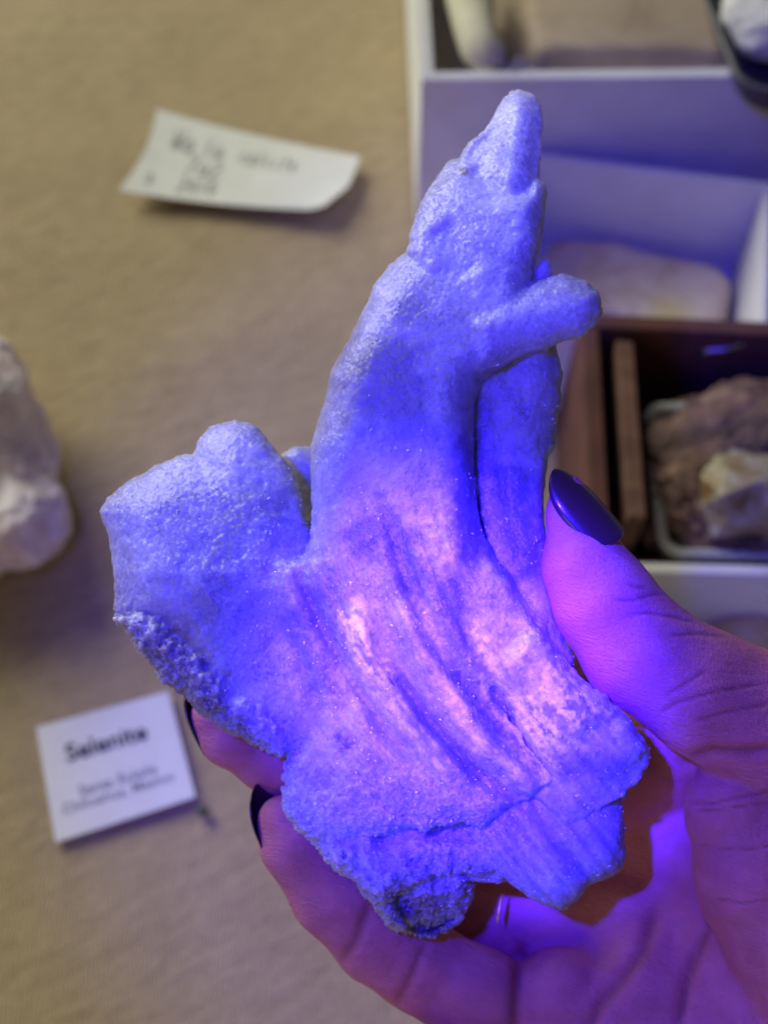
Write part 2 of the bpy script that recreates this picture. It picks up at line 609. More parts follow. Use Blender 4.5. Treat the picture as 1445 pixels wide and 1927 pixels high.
def open_box(name, fl, ang, width, depth, height, th, mats, label, cat, floor_z=0.002, near_h=None):
    """fl: front-left corner on the table, ang: direction of the front edge; walls as parts"""
    ux = np.array([math.cos(ang), math.sin(ang), 0]); uy = np.array([-math.sin(ang), math.cos(ang), 0])
    uz = np.array([0, 0, 1.0])
    fl = np.array([fl[0], fl[1], 0.0])
    root = empty(name, fl)
    tag(root, label, cat)
    mw, me_ = mats
    z0 = fl + uz * floor_z
    h = height
    part_box('box_wall', root, mw, z0, ux * width, uy * th, uz * (near_h or h))
    part_box('box_wall', root, mw, z0 + uy * (depth - th), ux * width, uy * th, uz * h)
    part_box('box_wall', root, mw, z0 + uy * th * 1.02, ux * th, uy * (depth - 2.04 * th), uz * (h - 0.0004))
    part_box('box_wall', root, mw, z0 + uy * th * 1.02 + ux * (width - th), ux * th, uy * (depth - 2.04 * th), uz * (h - 0.0004))
    part_box('box_floor', root, mw, z0 + (ux + uy) * th * 1.02 + uz * 0.0004, ux * (width - 2.04 * th), uy * (depth - 2.04 * th), uz * 0.0015, 0.0003)
    return root, z0, ux, uy


# big white box at the top right
HA = 0.082
c0 = tab(793, 158, HA); c1 = tab(1445, 150, HA)
angA = math.atan2(c1[1] - c0[1], c1[0] - c0[0])
boxA, zA, axA, ayA = open_box('cardboard_box', c0, angA, 0.27, 0.20, HA, 0.0052, (M_BOX, M_EDGE),
                              'large white cardboard box holding the wide brown slab at top right', 'box')
# second white box in front of it
HB = 0.052
f0 = tab(1022, 292, HB); f1 = tab(1432, 348, HB)
angB = math.atan2(f1[1] - f0[1], f1[0] - f0[0])
uxB = np.array([math.cos(angB), math.sin(angB), 0]); uyB = np.array([-math.sin(angB), math.cos(angB), 0])
nearB = tab(1060, 622, HB)
depB = float(np.dot(f0 - nearB, uyB))
flB = f0 - uyB * depB - uxB * 0.012
wB = float(np.dot(f1 - f0, uxB)) + 0.012 + 0.004
boxB, zB, axB, ayB = open_box('cardboard_box', flB, angB, wB, depB, HB, 0.0030, (M_BOX, M_EDGE),
                              'white cardboard box holding the flat tan stone, behind the brown box', 'box')
# brown box
HC = 0.066
g0 = tab(1092, 596, HC); g1 = tab(1445, 612, HC)
angC = math.atan2(g1[1] - g0[1], g1[0] - g0[0])
uxC = np.array([math.cos(angC), math.sin(angC), 0]); uyC = np.array([-math.sin(angC), math.cos(angC), 0])
hG = tab(1150, 1063, 0.060)
depC = float(np.dot(g0 - hG, uyC)) - 0.004
flC = g0 - uyC * depC
boxC, zC, axC, ayC = open_box('cardboard_box', flC, angC, 0.17, depC, HC, 0.0060, (M_BROWN, M_BROWN_EDGE),
                              'brown cardboard box holding the brown rock in its grey tray', 'box', near_h=0.045)
part_box('padding', boxC, M_BROWN, zC + axC * 0.028 + ayC * 0.010 + np.array([0, 0, 0.002]), axC * 0.13, ayC * (depC - 0.04), np.array([0, 0, 0.026]))
# second, folded-in wall along its left side, and a flap standing in the gap
il = tab(1158, 640, HC)
off = float(np.dot(il - zC, axC))
part_box('folded_wall', boxC, M_BROWN_EDGE, zC + axC * off + ayC * 0.010, axC * 0.0060, ayC * (depC - 0.021), np.array([0, 0, HC - 0.001]))
part_box('folded_wall', boxC, M_BROWN, zC + axC * (off - 0.007) + ayC * 0.04, axC * 0.002 + ayC * 0.003, ayC * (depC - 0.055), np.array([-0.001, 0, HC - 0.010]))
# staple in the far wall
s0 = zC + ayC * (depC - 0.0062)


def tube(pts, r, seg=8):
    V = []; Fc = []
    pts = [Vector(p) for p in pts]
    n = len(pts)
    for i, p in enumerate(pts):
        t = (pts[min(i + 1, n - 1)] - pts[max(i - 1, 0)]).normalized()
        a = t.orthogonal().normalized(); bb = t.cross(a)
        rr = r[i] if hasattr(r, '__len__') else r
        for k in range(seg):
            an = 2 * math.pi * k / seg
            V.append(p + (a * math.cos(an) + bb * math.sin(an)) * rr)
    for i in range(n - 1):
        for k in range(seg):
            Fc.append((i * seg + k, i * seg + (k + 1) % seg, (i + 1) * seg + (k + 1) % seg, (i + 1) * seg + k))
    Fc.append(tuple(range(seg))[::-1]); Fc.append(tuple((n - 1) * seg + k for k in range(seg)))
    return V, Fc


def on_far_wall_C(px, py):
    d = FWD + (px - 722.5) / FPX * RIGHT + (963.5 - py) / FPX * UP
    t = np.dot(s0 - CAM, ayC) / np.dot(d, ayC)
    return CAM + t * d - ayC * 0.0006


V, Fc = tube([on_far_wall_C(1312, 664), on_far_wall_C(1335, 656), on_far_wall_C(1360, 655), on_far_wall_C(1398, 645)], 0.0011)
child(link_mesh('staple', V, Fc, M_STAPLE), boxC)

# near white box at the right edge, in front of the brown box
HG = 0.060
h0 = tab(1150, 1063, HG); h1 = tab(1445, 1070, HG)
angG = math.atan2(h1[1] - h0[1], h1[0] - h0[0])
ayG = np.array([-math.sin(angG), math.cos(angG), 0])
boxG, zG, axG, ayG = open_box('cardboard_box', h0 - ayG * 0.13 + np.array([0.004, 0, 0]), angG, 0.16, 0.13, HG, 0.0036, (M_BOX, M_EDGE),
                              'white cardboard box with the yellowish stone, behind the thumb at right edge', 'box')


# rounded trays
def round_tray(name, ctr, ang, w_, d_, h_, rad, th, taper, mat, label, cat):
    root = empty(name, ctr)
    tag(root, label, cat)

    def loop(sx, sy, r, z):
        pts = []
        for (cx, cy, a0) in ((sx - r, sy - r, 0), (-sx + r, sy - r, 90), (-sx + r, -sy + r, 180), (sx - r, -sy + r, 270)):
            for k in range(9):
                a = R(a0 + 90 * k / 8)
                pts.append((cx + r * math.cos(a), cy + r * math.sin(a), z))
        return pts
    a, bq = w_ / 2, d_ / 2
    rings = [loop(a - taper - .002, bq - taper - .002, rad - .002, 0), loop(a - taper, bq - taper, rad, 0.002), loop(a, bq, rad, h_ - th * .5),
             loop(a + th * .6, bq + th * .6, rad + th * .6, h_ - th * .2), loop(a + th * .5, bq + th * .5, rad + th * .5, h_ + th * .2), loop(a - th, bq - th, rad - th, h_),
             loop(a - taper - th, bq - taper - th, rad - th, 0.004), loop(a - taper - th - .003, bq - taper - th - .003, rad - th - .002, 0.0025)]
    n = len(rings[0])
    ca, sa = math.cos(ang), math.sin(ang)
    V = [(x * ca - y * sa, x * sa + y * ca, z) for r in rings for (x, y, z) in r]
    Fc = []
    for i in range(len(rings) - 1):
        for k in range(n):
            Fc.append((i * n + k, i * n + (k + 1) % n, (i + 1) * n + (k + 1) % n, (i + 1) * n + k))
    Fc.append(tuple(range(n))[::-1]); Fc.append(tuple((len(rings) - 1) * n + k for k in range(n)))
    o = link_mesh('tray_shell', V, Fc, mat, None, True)
    o.parent = root
    return root


HE = 0.058
e0 = tab(1248, 1042, HE); e1 = tab(1205, 762, HE); e2 = tab(1445, 1046, HE)
angE = math.atan2(e2[1] - e0[1], e2[0] - e0[0])
uxE = np.array([math.cos(angE), math.sin(angE), 0]); uyE = np.array([-math.sin(angE), math.cos(angE), 0])
dE = float(np.dot(e1 - e0, uyE))
cE = e0 + uxE * 0.055 + uyE * dE / 2
trayE = round_tray('plastic_tray', (cE[0], cE[1], 0.0305), angE, 0.11, dE, HE - 0.0305, 0.007, 0.0022, 0.004, M_TRAY,
                   'pale grey rounded tray inside the brown cardboard box', 'tray')


# rocks -------------------------------------------------------------
def rock(name, ctr, rad, mat, label, cat, seed=0, amp=0.25, freq=1.4, ang=0.0, sub=5, box=0.0, flat=None, fine=0.05):
    bm = bmesh.new()
    bmesh.ops.create_icosphere(bm, subdivisions=sub, radius=1)
    V = np.array([v.co[:] for v in bm.verts])
    if box > 0:
        m = np.abs(V).max(1, keepdims=True)
        V = V / (m ** box)
    n = V / np.linalg.norm(V, axis=1, keepdims=True)
    V = V * (1 + amp * fbm(n * freq + seed * 7.3 + 20, 4))[:, None]
    V = V + n * fine * (0.6 - worley(n * freq * 5 + seed + 9))[:, None]
    if flat is not None:
        V[:, 2] = np.maximum(V[:, 2], -flat)
    V = V * np.array(rad)
    ca, sa = math.cos(ang), math.sin(ang)
    V = np.stack([V[:, 0] * ca - V[:, 1] * sa, V[:, 0] * sa + V[:, 1] * ca, V[:, 2]], 1)
    Fc = [[v.index for v in f.verts] for f in bm.faces]
    bm.free()
    o = link_mesh(name, V, np.array(Fc), mat)
    o.location = ctr
    if label: tag(o, label, cat)
    return o


# slab in box A: brown top with a cream rind
pa = tab(1170, 60, HA)
slab = rock('stone_slab', tuple(zA + axA * 0.142 + ayA * 0.108 + np.array([0, 0, 0.040])), (0.107, 0.097, 0.043), M_SLAB,
            'wide brown stone slab with a cream rind filling the large white box', 'stone', 3, 0.06, 1.6, angA, 6, 0.75, 0.9, 0.015)
rind_pts = []
for (px, py) in ((868, -60), (880, 0), (893, 50), (905, 90), (925, 118), (965, 132), (1010, 136)):
    rind_pts.append(tab(px, py, HA - 0.001))
V, Fc = tube(rind_pts, [0.009, 0.009, 0.0085, 0.0085, 0.008, 0.005, 0.002], 12)
V = np.array([v[:] for v in V])
V = V + 0.002 * np.stack([fbm(V * 160 + k * 9, 3) for k in range(3)], 1)
rind = link_mesh('cream_rind', V, Fc, M_CREAM)
child(rind, slab)

# flat tan stone in box B
q0 = tab(1035, 560, 0.012); q1 = tab(1338, 560, 0.012)
qc = tab(1185, 572, 0.010)
rock('tan_stone', (qc[0], qc[1], 0.0135), (0.043, 0.0215, 0.0115), M_TAN,
     'flat tan pinkish stone lying in the middle white box', 'stone', 5, 0.16, 1.8, angB, 5, 0.62, None, 0.06)

# brown rock with honey crystals in the tray
rc = tab(1392, 905, 0.050)
matrix = rock('crystal_rock', (rc[0], rc[1], 0.052), (0.036, 0.033, 0.020), M_MATRIX,
              'brown rough rock with pale honey crystals in the grey tray', 'rock', 8, 0.28, 1.7, 0.3, 6, 0.2, None, 0.10)
for k in range(7):
    px = 1330 + 115 * random.random(); py = 845 + 165 * random.random()
    z = 0.050 + 0.0175 * math.sqrt(max(0.05, 1 - ((px - 1392) / 150) ** 2 - ((py - 905) / 170) ** 2))
    p = tab(px, py, z)
    if k == 0: p = tab(1400, 925, 0.062)
    sz = 0.0150 if k == 0 else 0.0042
    o = rock('crystal', tuple(p), tuple(sz * (0.75 + 0.6 * random.random()) for _ in range(3)), M_CRY2, None, None, k, 0.1, 1.0, random.random() * 3, 2, 0.8, None, 0.0)
    o.data.polygons.foreach_set('use_smooth', np.zeros(len(o.data.polygons), dtype=bool))
    o.rotation_euler = (random.random() * 3, random.random() * 3, random.random() * 3)
    child(o, matrix)

# yellowish stone in the near box
yc = tab(1425, 1225, 0.02)
rock('yellow_stone', (yc[0], yc[1], 0.018), (0.020, 0.016, 0.016), M_YELLOW,
     'yellowish stone in the white box above the thumb', 'stone', 12, 0.2, 1.6)

# dark tray on the slab at the top right, with a white stone
jc = tab(1500, 60, HA + 0.012)
angJ = R(6)
trayJ = round_tray('plastic_tray', (jc[0], jc[1], HA + 0.0), angJ, 0.066, 0.075, 0.016, 0.013, 0.0016, 0.006, M_DARKTRAY,
                   'dark grey rounded tray overhanging the white box at the top right corner', 'tray')
wc = tab(1480, 20, HA + 0.02)
rock('white_stone', (wc[0], wc[1], HA + 0.017), (0.024, 0.022, 0.014), M_WHITE,
     'white stone in the dark tray at top right corner', 'stone', 15, 0.2, 1.5)

# pale rock at the left edge: two lobes in one mass
rk = rock('pale_rock', (0, 0, 0), (1, 1, 1), M_PALE, 'pale pinkish lumpy rock at the left edge of the table', 'rock', 21, 0.0, 1.0, 0, 2)
bpy.data.objects.remove(rk)


def blob_mesh(name, caps, vox, mat, noise_amp, noise_freq, k=0.004):
    """smooth union of ellipsoids in world metres"""
    c = np.array([q[0] for q in caps]); r = np.array([q[1] for q in caps])
    lo = (c - r).min(0) - 0.006; hi = (c + r).max(0) + 0.006
    n = np.ceil((hi - lo) / vox).astype(int)
    G = [lo[i] + vox * np.arange(n[i], dtype=np.float32) for i in range(3)]
    X, Y, Z = np.meshgrid(*G, indexing='ij')
    Fd = np.full(X.shape, 1.0, np.float32)
    for (cc, rr) in caps:
        q = np.sqrt(((X - cc[0]) / rr[0]) ** 2 + ((Y - cc[1]) / rr[1]) ** 2 + ((Z - cc[2]) / rr[2]) ** 2)
        d = (q - 1) * min(rr)
        hh = np.clip(0.5 + 0.5 * (Fd - d) / k, 0, 1)
        Fd = Fd * (1 - hh) + d * hh - k * hh * (1 - hh)
    Fd = np.maximum(Fd, 0.0005 - Z)
    V, Q = surface_nets(Fd)
    V = lo + V * vox
    V = V + noise_amp * np.stack([fbm(V * noise_freq + 31 * j, 4) for j in range(3)], 1)
    V[:, 2] = np.maximum(V[:, 2], 0.0004)
    return link_mesh(name, V, Q, mat)


def at3(px, py, h):
    return tuple(tab(px, py, h))


rk = blob_mesh('pale_rock', [
    (at3(-40, 765, 0.036), (0.020, 0.020, 0.020)), (at3(-70, 730, 0.03), (0.024, 0.024, 0.024)),
    (at3(-2, 815, 0.028), (0.0125, 0.015, 0.018)), (at3(52, 980, 0.020), (0.0155, 0.018, 0.017)), (at3(20, 900, 0.020), (0.011, 0.016, 0.014)),
    (at3(-60, 980, 0.018), (0.022, 0.028, 0.018)), (at3(-140, 880, 0.02), (0.05, 0.045, 0.028))],
    0.0009, M_PALE, 0.0028, 150, 0.003)
tag(rk, 'pale pinkish lumpy rock on the table at the left edge', 'rock')


# ------------------------------------------------------------------ paper labels
def sheet(name, quad, nu, nv, zf, th, mat, cut=None):
    """curved sheet over the table from 4 photo corners (TL, TR, BR, BL)"""
    P = [tab(*q, 0.0) for q in quad]
    V = []
    for i in range(nu + 1):
        for j in range(nv + 1):
            u, v = i / nu, j / nv
            p = (P[0] * (1 - u) + P[1] * u) * (1 - v) + (P[3] * (1 - u) + P[2] * u) * v
            if cut: p = p + cut(u, v, P)
            V.append((p[0], p[1], zf(u, v)))
    n = len(V)
    V += [(x, y, z - th) for (x, y, z) in V]
    Fc = []
    ix = lambda i, j: i * (nv + 1) + j
    for i in range(nu):
        for j in range(nv):
            a, b_, c_, d_ = ix(i, j), ix(i, j + 1), ix(i + 1, j + 1), ix(i + 1, j)
            Fc.append((a, b_, c_, d_)); Fc.append((d_ + n, c_ + n, b_ + n, a + n))
    rim = [ix(i, 0) for i in range(nu + 1)] + [ix(nu, j) for j in range(1, nv + 1)] + [ix(i, nv) for i in range(nu - 1, -1, -1)] + [ix(0, j) for j in range(nv - 1, 0, -1)]
    for k in range(len(rim)):
        a, b_ = rim[k], rim[(k + 1) % len(rim)]
        Fc.append((a, b_, b_ + n, a + n))
    o = link_mesh(name, V, Fc, mat, None, False)
    return o, P


def zlabel(u, v):
    return 0.0028 + 0.0045 * (u ** 3) * (0.4 + 0.6 * v) + 0.003 * ((1 - u) ** 4) + 0.0012 * v * v


def cutlabel(u, v, P):
    ex = P[1] - P[0]; ey = P[3] - P[0]
    s = np.zeros(3)
    s += ex * 0.030 * math.sin(math.pi * v) * (1 - u) ** 6            # concave torn left edge
    t = max(0, u - 0.86) / 0.14
    s -= ex * 0.075 * t * max(0, v - 0.55) / 0.45                     # clipped lower right corner
    return s


label, LP = sheet('handwritten_label', [(300, 222), (678, 308), (640, 420), (230, 378)], 40, 14, zlabel, 0.0003, M_PAPER, cutlabel)
tag(label, 'white torn paper label with faint handwriting lying on the tan table', 'label')

GL = {  # single-stroke letters in a unit box
    'W': [[(0, 1), (.25, 0), (.5, .7), (.75, 0), (1, 1)]], 'a': [[(.9, .6), (.5, .65), (.1, .3), (.4, 0), (.85, .3), (.9, .6), (.9, 0)]],
    'C': [[(.9, .85), (.5, 1), (.1, .5), (.5, 0), (.9, .15)]], 'c': [[(.85, .55), (.45, .62), (.1, .3), (.45, 0), (.85, .1)]],
    'l': [[(.5, 1), (.45, .1), (.7, 0)]], 'i': [[(.5, .6), (.5, 0)]], 't': [[(.5, .95), (.5, .05), (.8, 0)], [(.15, .62), (.85, .62)]],
    'e': [[(.1, .32), (.85, .36), (.5, .65), (.1, .3), (.45, 0), (.9, .15)]], '7': [[(.1, 1), (.9, 1), (.35, 0)]],
    '2': [[(.1, .8), (.5, 1), (.85, .7), (.1, 0), (.9, 0)]], 'o': [[(.5, .62), (.1, .3), (.5, 0), (.9, .3), (.5, .62)]],
    '0': [[(.5, 1), (.1, .5), (.5, 0), (.9, .5), (.5, 1)]], 'n': [[(.1, .62), (.1, 0)], [(.1, .45), (.5, .62), (.85, .4), (.88, 0)]],
    '1': [[(.3, .8), (.5, 1), (.5, 0)]],
    'x': [[(.1, .6), (.9, 0)], [(.9, .6), (.1, 0)]],
}


def handwriting(words, parent):
    Pq = LP

    def pt(u, v):
        p = (Pq[0] * (1 - u) + Pq[1] * u) * (1 - v) + (Pq[3] * (1 - u) + Pq[2] * u) * v
        return Vector((p[0], p[1], zlabel(u, v) + 0.00025))
    for (txt, u0, v0, cw, ch) in words:
        V = []; Fc = []
        u = u0
        for chh in txt:
            if chh == ' ': u += cw; continue
            for st in GL[chh]:
                pts = []
                for (a, b2) in zip(st[:-1], st[1:]):
                    for k in range(5):
                        t = k / 5
                        pts.append((a[0] + (b2[0] - a[0]) * t, a[1] + (b2[1] - a[1]) * t))
                pts.append(st[-1])
                pp = [pt(u + cw * 0.8 * x, v0 - ch * y) for (x, y) in pts]
                v2, f2 = tube(pp, 0.00028, 4)
                n0 = len(V)
                V += v2; Fc += [tuple(i + n0 for i in f) for f in f2]
            u += cw
        child(link_mesh('handwriting', V, Fc, M_PEN), parent)


handwriting([('Wa', 0.13, 0.42, 0.055, 0.26), ('Ca', 0.29, 0.40, 0.045, 0.2), ('calcite', 0.46, 0.42, 0.040, 0.22),
             ('7a2', 0.235, 0.67, 0.06, 0.22), ('o', 0.09, 0.88, 0.04, 0.22), ('2010', 0.24, 0.90, 0.045, 0.18)], label)

card, CP = sheet('printed_card', [(70, 1371), (318, 1304), (370, 1503), (107, 1588)], 12, 10,
                 lambda u, v: 0.0012 + 0.0004 * v + 0.0004 * u * u, 0.0006, M_CARD)
tag(card, 'white printed card reading Selenite on the table at lower left', 'card')


def print_text(txt, u, v, width, bold, parent, mat):
    cu = bpy.data.curves.new('printed_text', 'FONT')
    cu.body = txt
    cu.align_x = 'CENTER'; cu.align_y = 'CENTER'
    cu.offset = bold
    tmp = bpy.data.objects.new('tmp_text', cu); C.objects.link(tmp)
    dg = bpy.context.evaluated_depsgraph_get()
    dg.update()
    me = bpy.data.meshes.new_from_object(tmp.evaluated_get(dg))
    bpy.data.objects.remove(tmp)
    P = CP
    n = len(me.vertices)
    co = np.zeros(n * 3, np.float32); me.vertices.foreach_get('co', co); co = co.reshape(-1, 3)
    sx = width / (co[:, 0].max() - co[:, 0].min())
    ex = P[1] - P[0]; ey = P[3] - P[0]
    asp = np.linalg.norm(ex) / np.linalg.norm(ey)
    U = u + co[:, 0] * sx; W = v - co[:, 1] * sx * asp
    out = ((P[0] * (1 - U)[:, None] + P[1] * U[:, None]) * (1 - W)[:, None] + (P[3] * (1 - U)[:, None] + P[2] * U[:, None]) * W[:, None])
    out[:, 2] = 0.0012 + 0.0004 * W + 0.0004 * U * U + 0.0002
    me.vertices.foreach_set('co', out.astype(np.float32).ravel())
    me.materials.clear(); me.materials.append(mat); me.update()
    o = bpy.data.objects.new('printed_text', me); C.objects.link(o)
    child(o, parent)


print_text('Selenite', 0.475, 0.31, 0.60, 0.018, card, M_INK)
print_text('Santa Eulalia', 0.50, 0.655, 0.56, 0.002, card, M_GREYINK)
print_text('Chihuahua, Mexico', 0.485, 0.765, 0.80, 0.002, card, M_GREYINK)

cp = tab(381, 1526, 0.002)
rock('crumb', (cp[0], cp[1], 0.0016), (0.0022, 0.0018, 0.0016), M_CRUMB, 'tiny dark green crumb on the table beside the printed card', 'crumb', 2, 0.3, 1.5, 0, 3)


# ------------------------------------------------------------------ the crystal specimen
def build_crystal():
    vs = 4.0
    x0, x1, y0, y1, w0, w1 = 160, 1260, 140, 1800, -150, 436
    xs = np.arange(x0, x1, vs, dtype=np.float32); ys = np.arange(y0, y1, vs, dtype=np.float32); ws = np.arange(w0, w1, vs, dtype=np.float32)
    X, Y = np.meshgrid(xs, ys, indexing='ij')
    Z0 = X * 0
    F = np.full((len(xs), len(ys), len(ws)), 60.0, np.float32)
    W = ws[None, None, :]
    n_low = fbm(np.stack([X / 110, Y / 110, Z0], -1), 4)
    n_mid = fbm(np.stack([X / 38, Y / 38, Z0 + 3], -1), 4)
    n_fin = fbm(np.stack([X / 12, Y / 12, Z0 + 7], -1), 3)
    gy = np.interp(ys, [140, 850, 1000, 1100, 1200, 1300, 1400, 1500, 1600, 1800], [0, 0, 22, 55, 108, 172, 250, 335, 430, 600]).astype(np.float32)
    S = X - gy[None, :]
    n_fib = fbm(np.stack([S / 34, Y / 420, Z0 + 11], -1), 4)
    n_fib = n_fib * np.clip((Y - 880) / 160, 0.15, 1)
    n_fib2 = np.clip((Y - 880) / 160, 0.15, 1) * fbm(np.stack([S / 11, Y / 260, Z0 + 17], -1), 3)

    def piece(poly, zc, hf, hb, Rr, jag=5, front=None, k=10, p=0.5):
        s = poly_sd(poly, X, Y) + jag * (0.55 * n_mid + 0.6 * n_fin)
        t = np.clip(-s / Rr, 0, 1)
        q = (1 - (1 - t) ** 2) ** p
        q = np.where(s > 0, -s / Rr * 2.0, q)
        zc = zc + Z0
        fr = zc - hf * q
        if front is not None: fr = fr + front * np.clip(-s / 12, 0, 1)
        bk = zc + hb * q
        i0 = max(0, int((min(p_[0] for p_ in poly) - 60 - x0) / vs)); i1 = min(len(xs), int((max(p_[0] for p_ in poly) + 60 - x0) / vs) + 1)
        j0 = max(0, int((min(p_[1] for p_ in poly) - 60 - y0) / vs)); j1 = min(len(ys), int((max(p_[1] for p_ in poly) + 60 - y0) / vs) + 1)
        fr = fr[i0:i1, j0:j1, None]; bk = bk[i0:i1, j0:j1, None]
        d = np.maximum(fr - W, W - bk)
        A = F[i0:i1, j0:j1]
        h = np.clip(0.5 + 0.5 * (A - d) / k, 0, 1)
        F[i0:i1, j0:j1] = A * (1 - h) + d * h - k * h * (1 - h)

    def groove(line, width, depth):
        d, t = line_d(line, X, Y)
        return depth * np.exp(-(d / width) ** 2) * np.clip(np.sin(np.pi * np.clip(t, 0.02, 0.98)) * 2.2, 0, 1)

    # back chip seen between lobe and horn
    piece([(528, 852), (556, 838), (600, 846), (640, 900), (640, 1040), (560, 1000), (540, 930)], 320, 40, 30, 40, 6)
    # left lobe
    lob = 10 * n_low + 4 * n_mid
    d, t = line_d([(560, 905), (600, 1040), (640, 1150)], X, Y)
    lob = lob + 0.0
    piece([(190, 965), (205, 935), (235, 910), (270, 890), (310, 866), (365, 853), (375, 825), (400, 800), (440, 790), (482, 800), (508, 832),
           (532, 862), (552, 892), (563, 922), (577, 980), (592, 1030), (660, 1120), (740, 1300), (640, 1430), (540, 1425), (492, 1410), (430, 1377),
           (382, 1342), (345, 1307), (318, 1290), (298, 1268), (268, 1228), (243, 1190), (220, 1166), (214, 1100), (211, 1050), (204, 1012)],
          110 - 0.10 * (X - 400) + 0.28 * np.clip(1080 - Y, 0, 400), 78, 75, 120, 6, lob)
    # lumpy crust along its lower left edge
    cr = [(215, 1165), (240, 1185), (270, 1228), (300, 1270), (320, 1291), (345, 1306), (382, 1342), (430, 1378), (492, 1411), (530, 1425), (560, 1395),
          (520, 1340), (450, 1290), (380, 1230), (330, 1190), (270, 1150)]
    piece(cr, 80, 62, 40, 45, 10, 16 * n_mid + 9 * n_fin, 18)
    # right fin behind the horn
    piece([(850, 560), (960, 560), (1035, 590), (1048, 665), (1057, 700), (1053, 760), (1046, 830), (1034, 862), (1027, 905), (1020, 960), (1030, 1040), (1040, 1105),
           (1055, 1185), (1085, 1255), (1030, 1255), (980, 1190), (900, 1040), (860, 900)],
          86 - 0.12 * (X - 950), 62, 70, 60, 9, 10 * n_low + 5 * n_mid + groove([(905, 700), (915, 860), (935, 1000), (975, 1080)], 26, 14))
    piece([(958, 1075), (985, 1055), (1012, 1070), (1018, 1110), (990, 1125), (962, 1108)], 128, 48, 30, 26, 8, 10 * n_mid)
    # unseen thickness behind the horn, enlarged to block room light from the palm
    piece([(660, 740), (860, 720), (930, 900), (985, 1090), (1030, 1230), (1020, 1350), (900, 1400), (760, 1330), (640, 1240), (610, 1000)], 200, 60, 205, 60, 8, None, 16)
    # horn
    ridge = np.interp(ys, [140, 480, 700, 850, 1000, 1200], [0, 0, -6, -14, -22, -30]).astype(np.float32)
    xl = np.interp(ys, [300, 400, 480, 560, 640, 720, 820, 900, 1010, 1200], [845, 785, 755, 695, 655, 612, 590, 584, 586, 600]).astype(np.float32)
    xr = np.interp(ys, [300, 480, 600, 700, 760, 840, 930, 1010, 1090, 1200], [1015, 1010, 920, 905, 893, 890, 896, 912, 965, 1040]).astype(np.float32)
    tt = np.clip((X - xl[None]) / (xr - xl)[None], 0, 1)
    back = 0.32 * 90 * np.log1p(np.exp((560 + 0.35 * (X - 800) - Y) / 90)) + 0.55 * 40 * np.log1p(np.exp((350 - Y) / 40))
    prof = 46 * (1 - tt) ** 1.6                       # surface turns back towards the left edge
    piece([(845, 300), (800, 365), (783, 402), (772, 440), (764, 472), (733, 497), (703, 537), (690, 572), (664, 622), (640, 667), (621, 702), (612, 746),
           (600, 790), (588, 832), (584, 880), (588, 950), (585, 1010), (560, 1100), (700, 1300), (1060, 1300), (1000, 1150), (962, 1092), (932, 1052),
           (906, 1002), (894, 925), (890, 842), (892, 760), (905, 715), (950, 690), (960, 560), (1010, 480), (1010, 330), (930, 290)],
          26 + prof + back, 68, 70, 70, 4, 5 * n_low + 4 * n_fib + 2.0 * n_fib2 + ridge[None], 12)
    # crown crust over the horn
    piece([(885, 268), (862, 300), (842, 322), (824, 347), (800, 365), (783, 402), (770, 440), (763, 474), (790, 520), (835, 545), (868, 590), (905, 660),
           (950, 668), (1000, 640), (1000, 525), (1006, 500), (1019, 450), (1023, 420), (1029, 372), (1026, 348), (1008, 333), (985, 350), (930, 350), (905, 320)],
          10 + prof * 0.8 + back, 62, 70, 55, 6, 8 * n_low + 4 * n_mid + 1.5 * n_fin + groove([(815, 420), (850, 470), (875, 530)], 34, 16), 6)
    # tip
    piece([(944, 187), (960, 172), (978, 167), (1004, 178), (1019, 200), (1023, 225), (1020, 265), (1014, 345), (960, 375), (905, 350), (868, 318), (866, 300),
           (886, 266), (914, 243), (931, 214)],
          12 + back, 66, 45, 50, 3, 1.5 * n_mid + 0.42 * np.abs(X - (978 - (Y - 170) * 0.10)) + groove([(930, 215), (912, 280), (900, 340)], 14, 8), 8)
    # branch
    piece([(880, 590), (940, 560), (985, 540), (1010, 527), (1058, 514), (1104, 528), (1128, 550), (1134, 588), (1121, 612), (1100, 634), (1080, 636), (1045, 648),
           (988, 668), (945, 692), (890, 700)],
          -5 + back, 56, 45, 38, 6, 4 * n_mid + 0.22 * np.abs(Y - 590 + 0.25 * (X - 1000)), 16)
    piece([(1008, 500), (1022, 487), (1036, 486), (1040, 505), (1034, 530), (1005, 530)], 60, 14, 16, 14, 3)
    # flared base with its sweeping folds
    folds = (groove([(560, 1060), (600, 1160), (650, 1260), (730, 1380), (800, 1450)], 16, 16)
             + groove([(690, 1180), (745, 1270), (800, 1350), (880, 1440), (950, 1500)], 14, 26)
             + groove([(735, 960), (760, 1060), (800, 1160), (870, 1280), (960, 1400), (1040, 1500)], 15, 24)
             + groove([(860, 1130), (905, 1250), (950, 1340), (1000, 1420), (1040, 1480)], 11, 30)
             + groove([(890, 1000), (880, 1100), (900, 1180)], 18, 20)
             - groove([(650, 1120), (720, 1260), (830, 1400), (900, 1480)], 26, 16)
             - groove([(740, 1120), (800, 1250), (880, 1370), (960, 1460)], 22, 14)
             - groove([(960, 1200), (1040, 1300), (1110, 1390)], 60, 18))
    tilt = 0.06 * (Y - 1250)
    side = 88 * np.clip((820 - X) / 340, 0, 1) ** 1.3
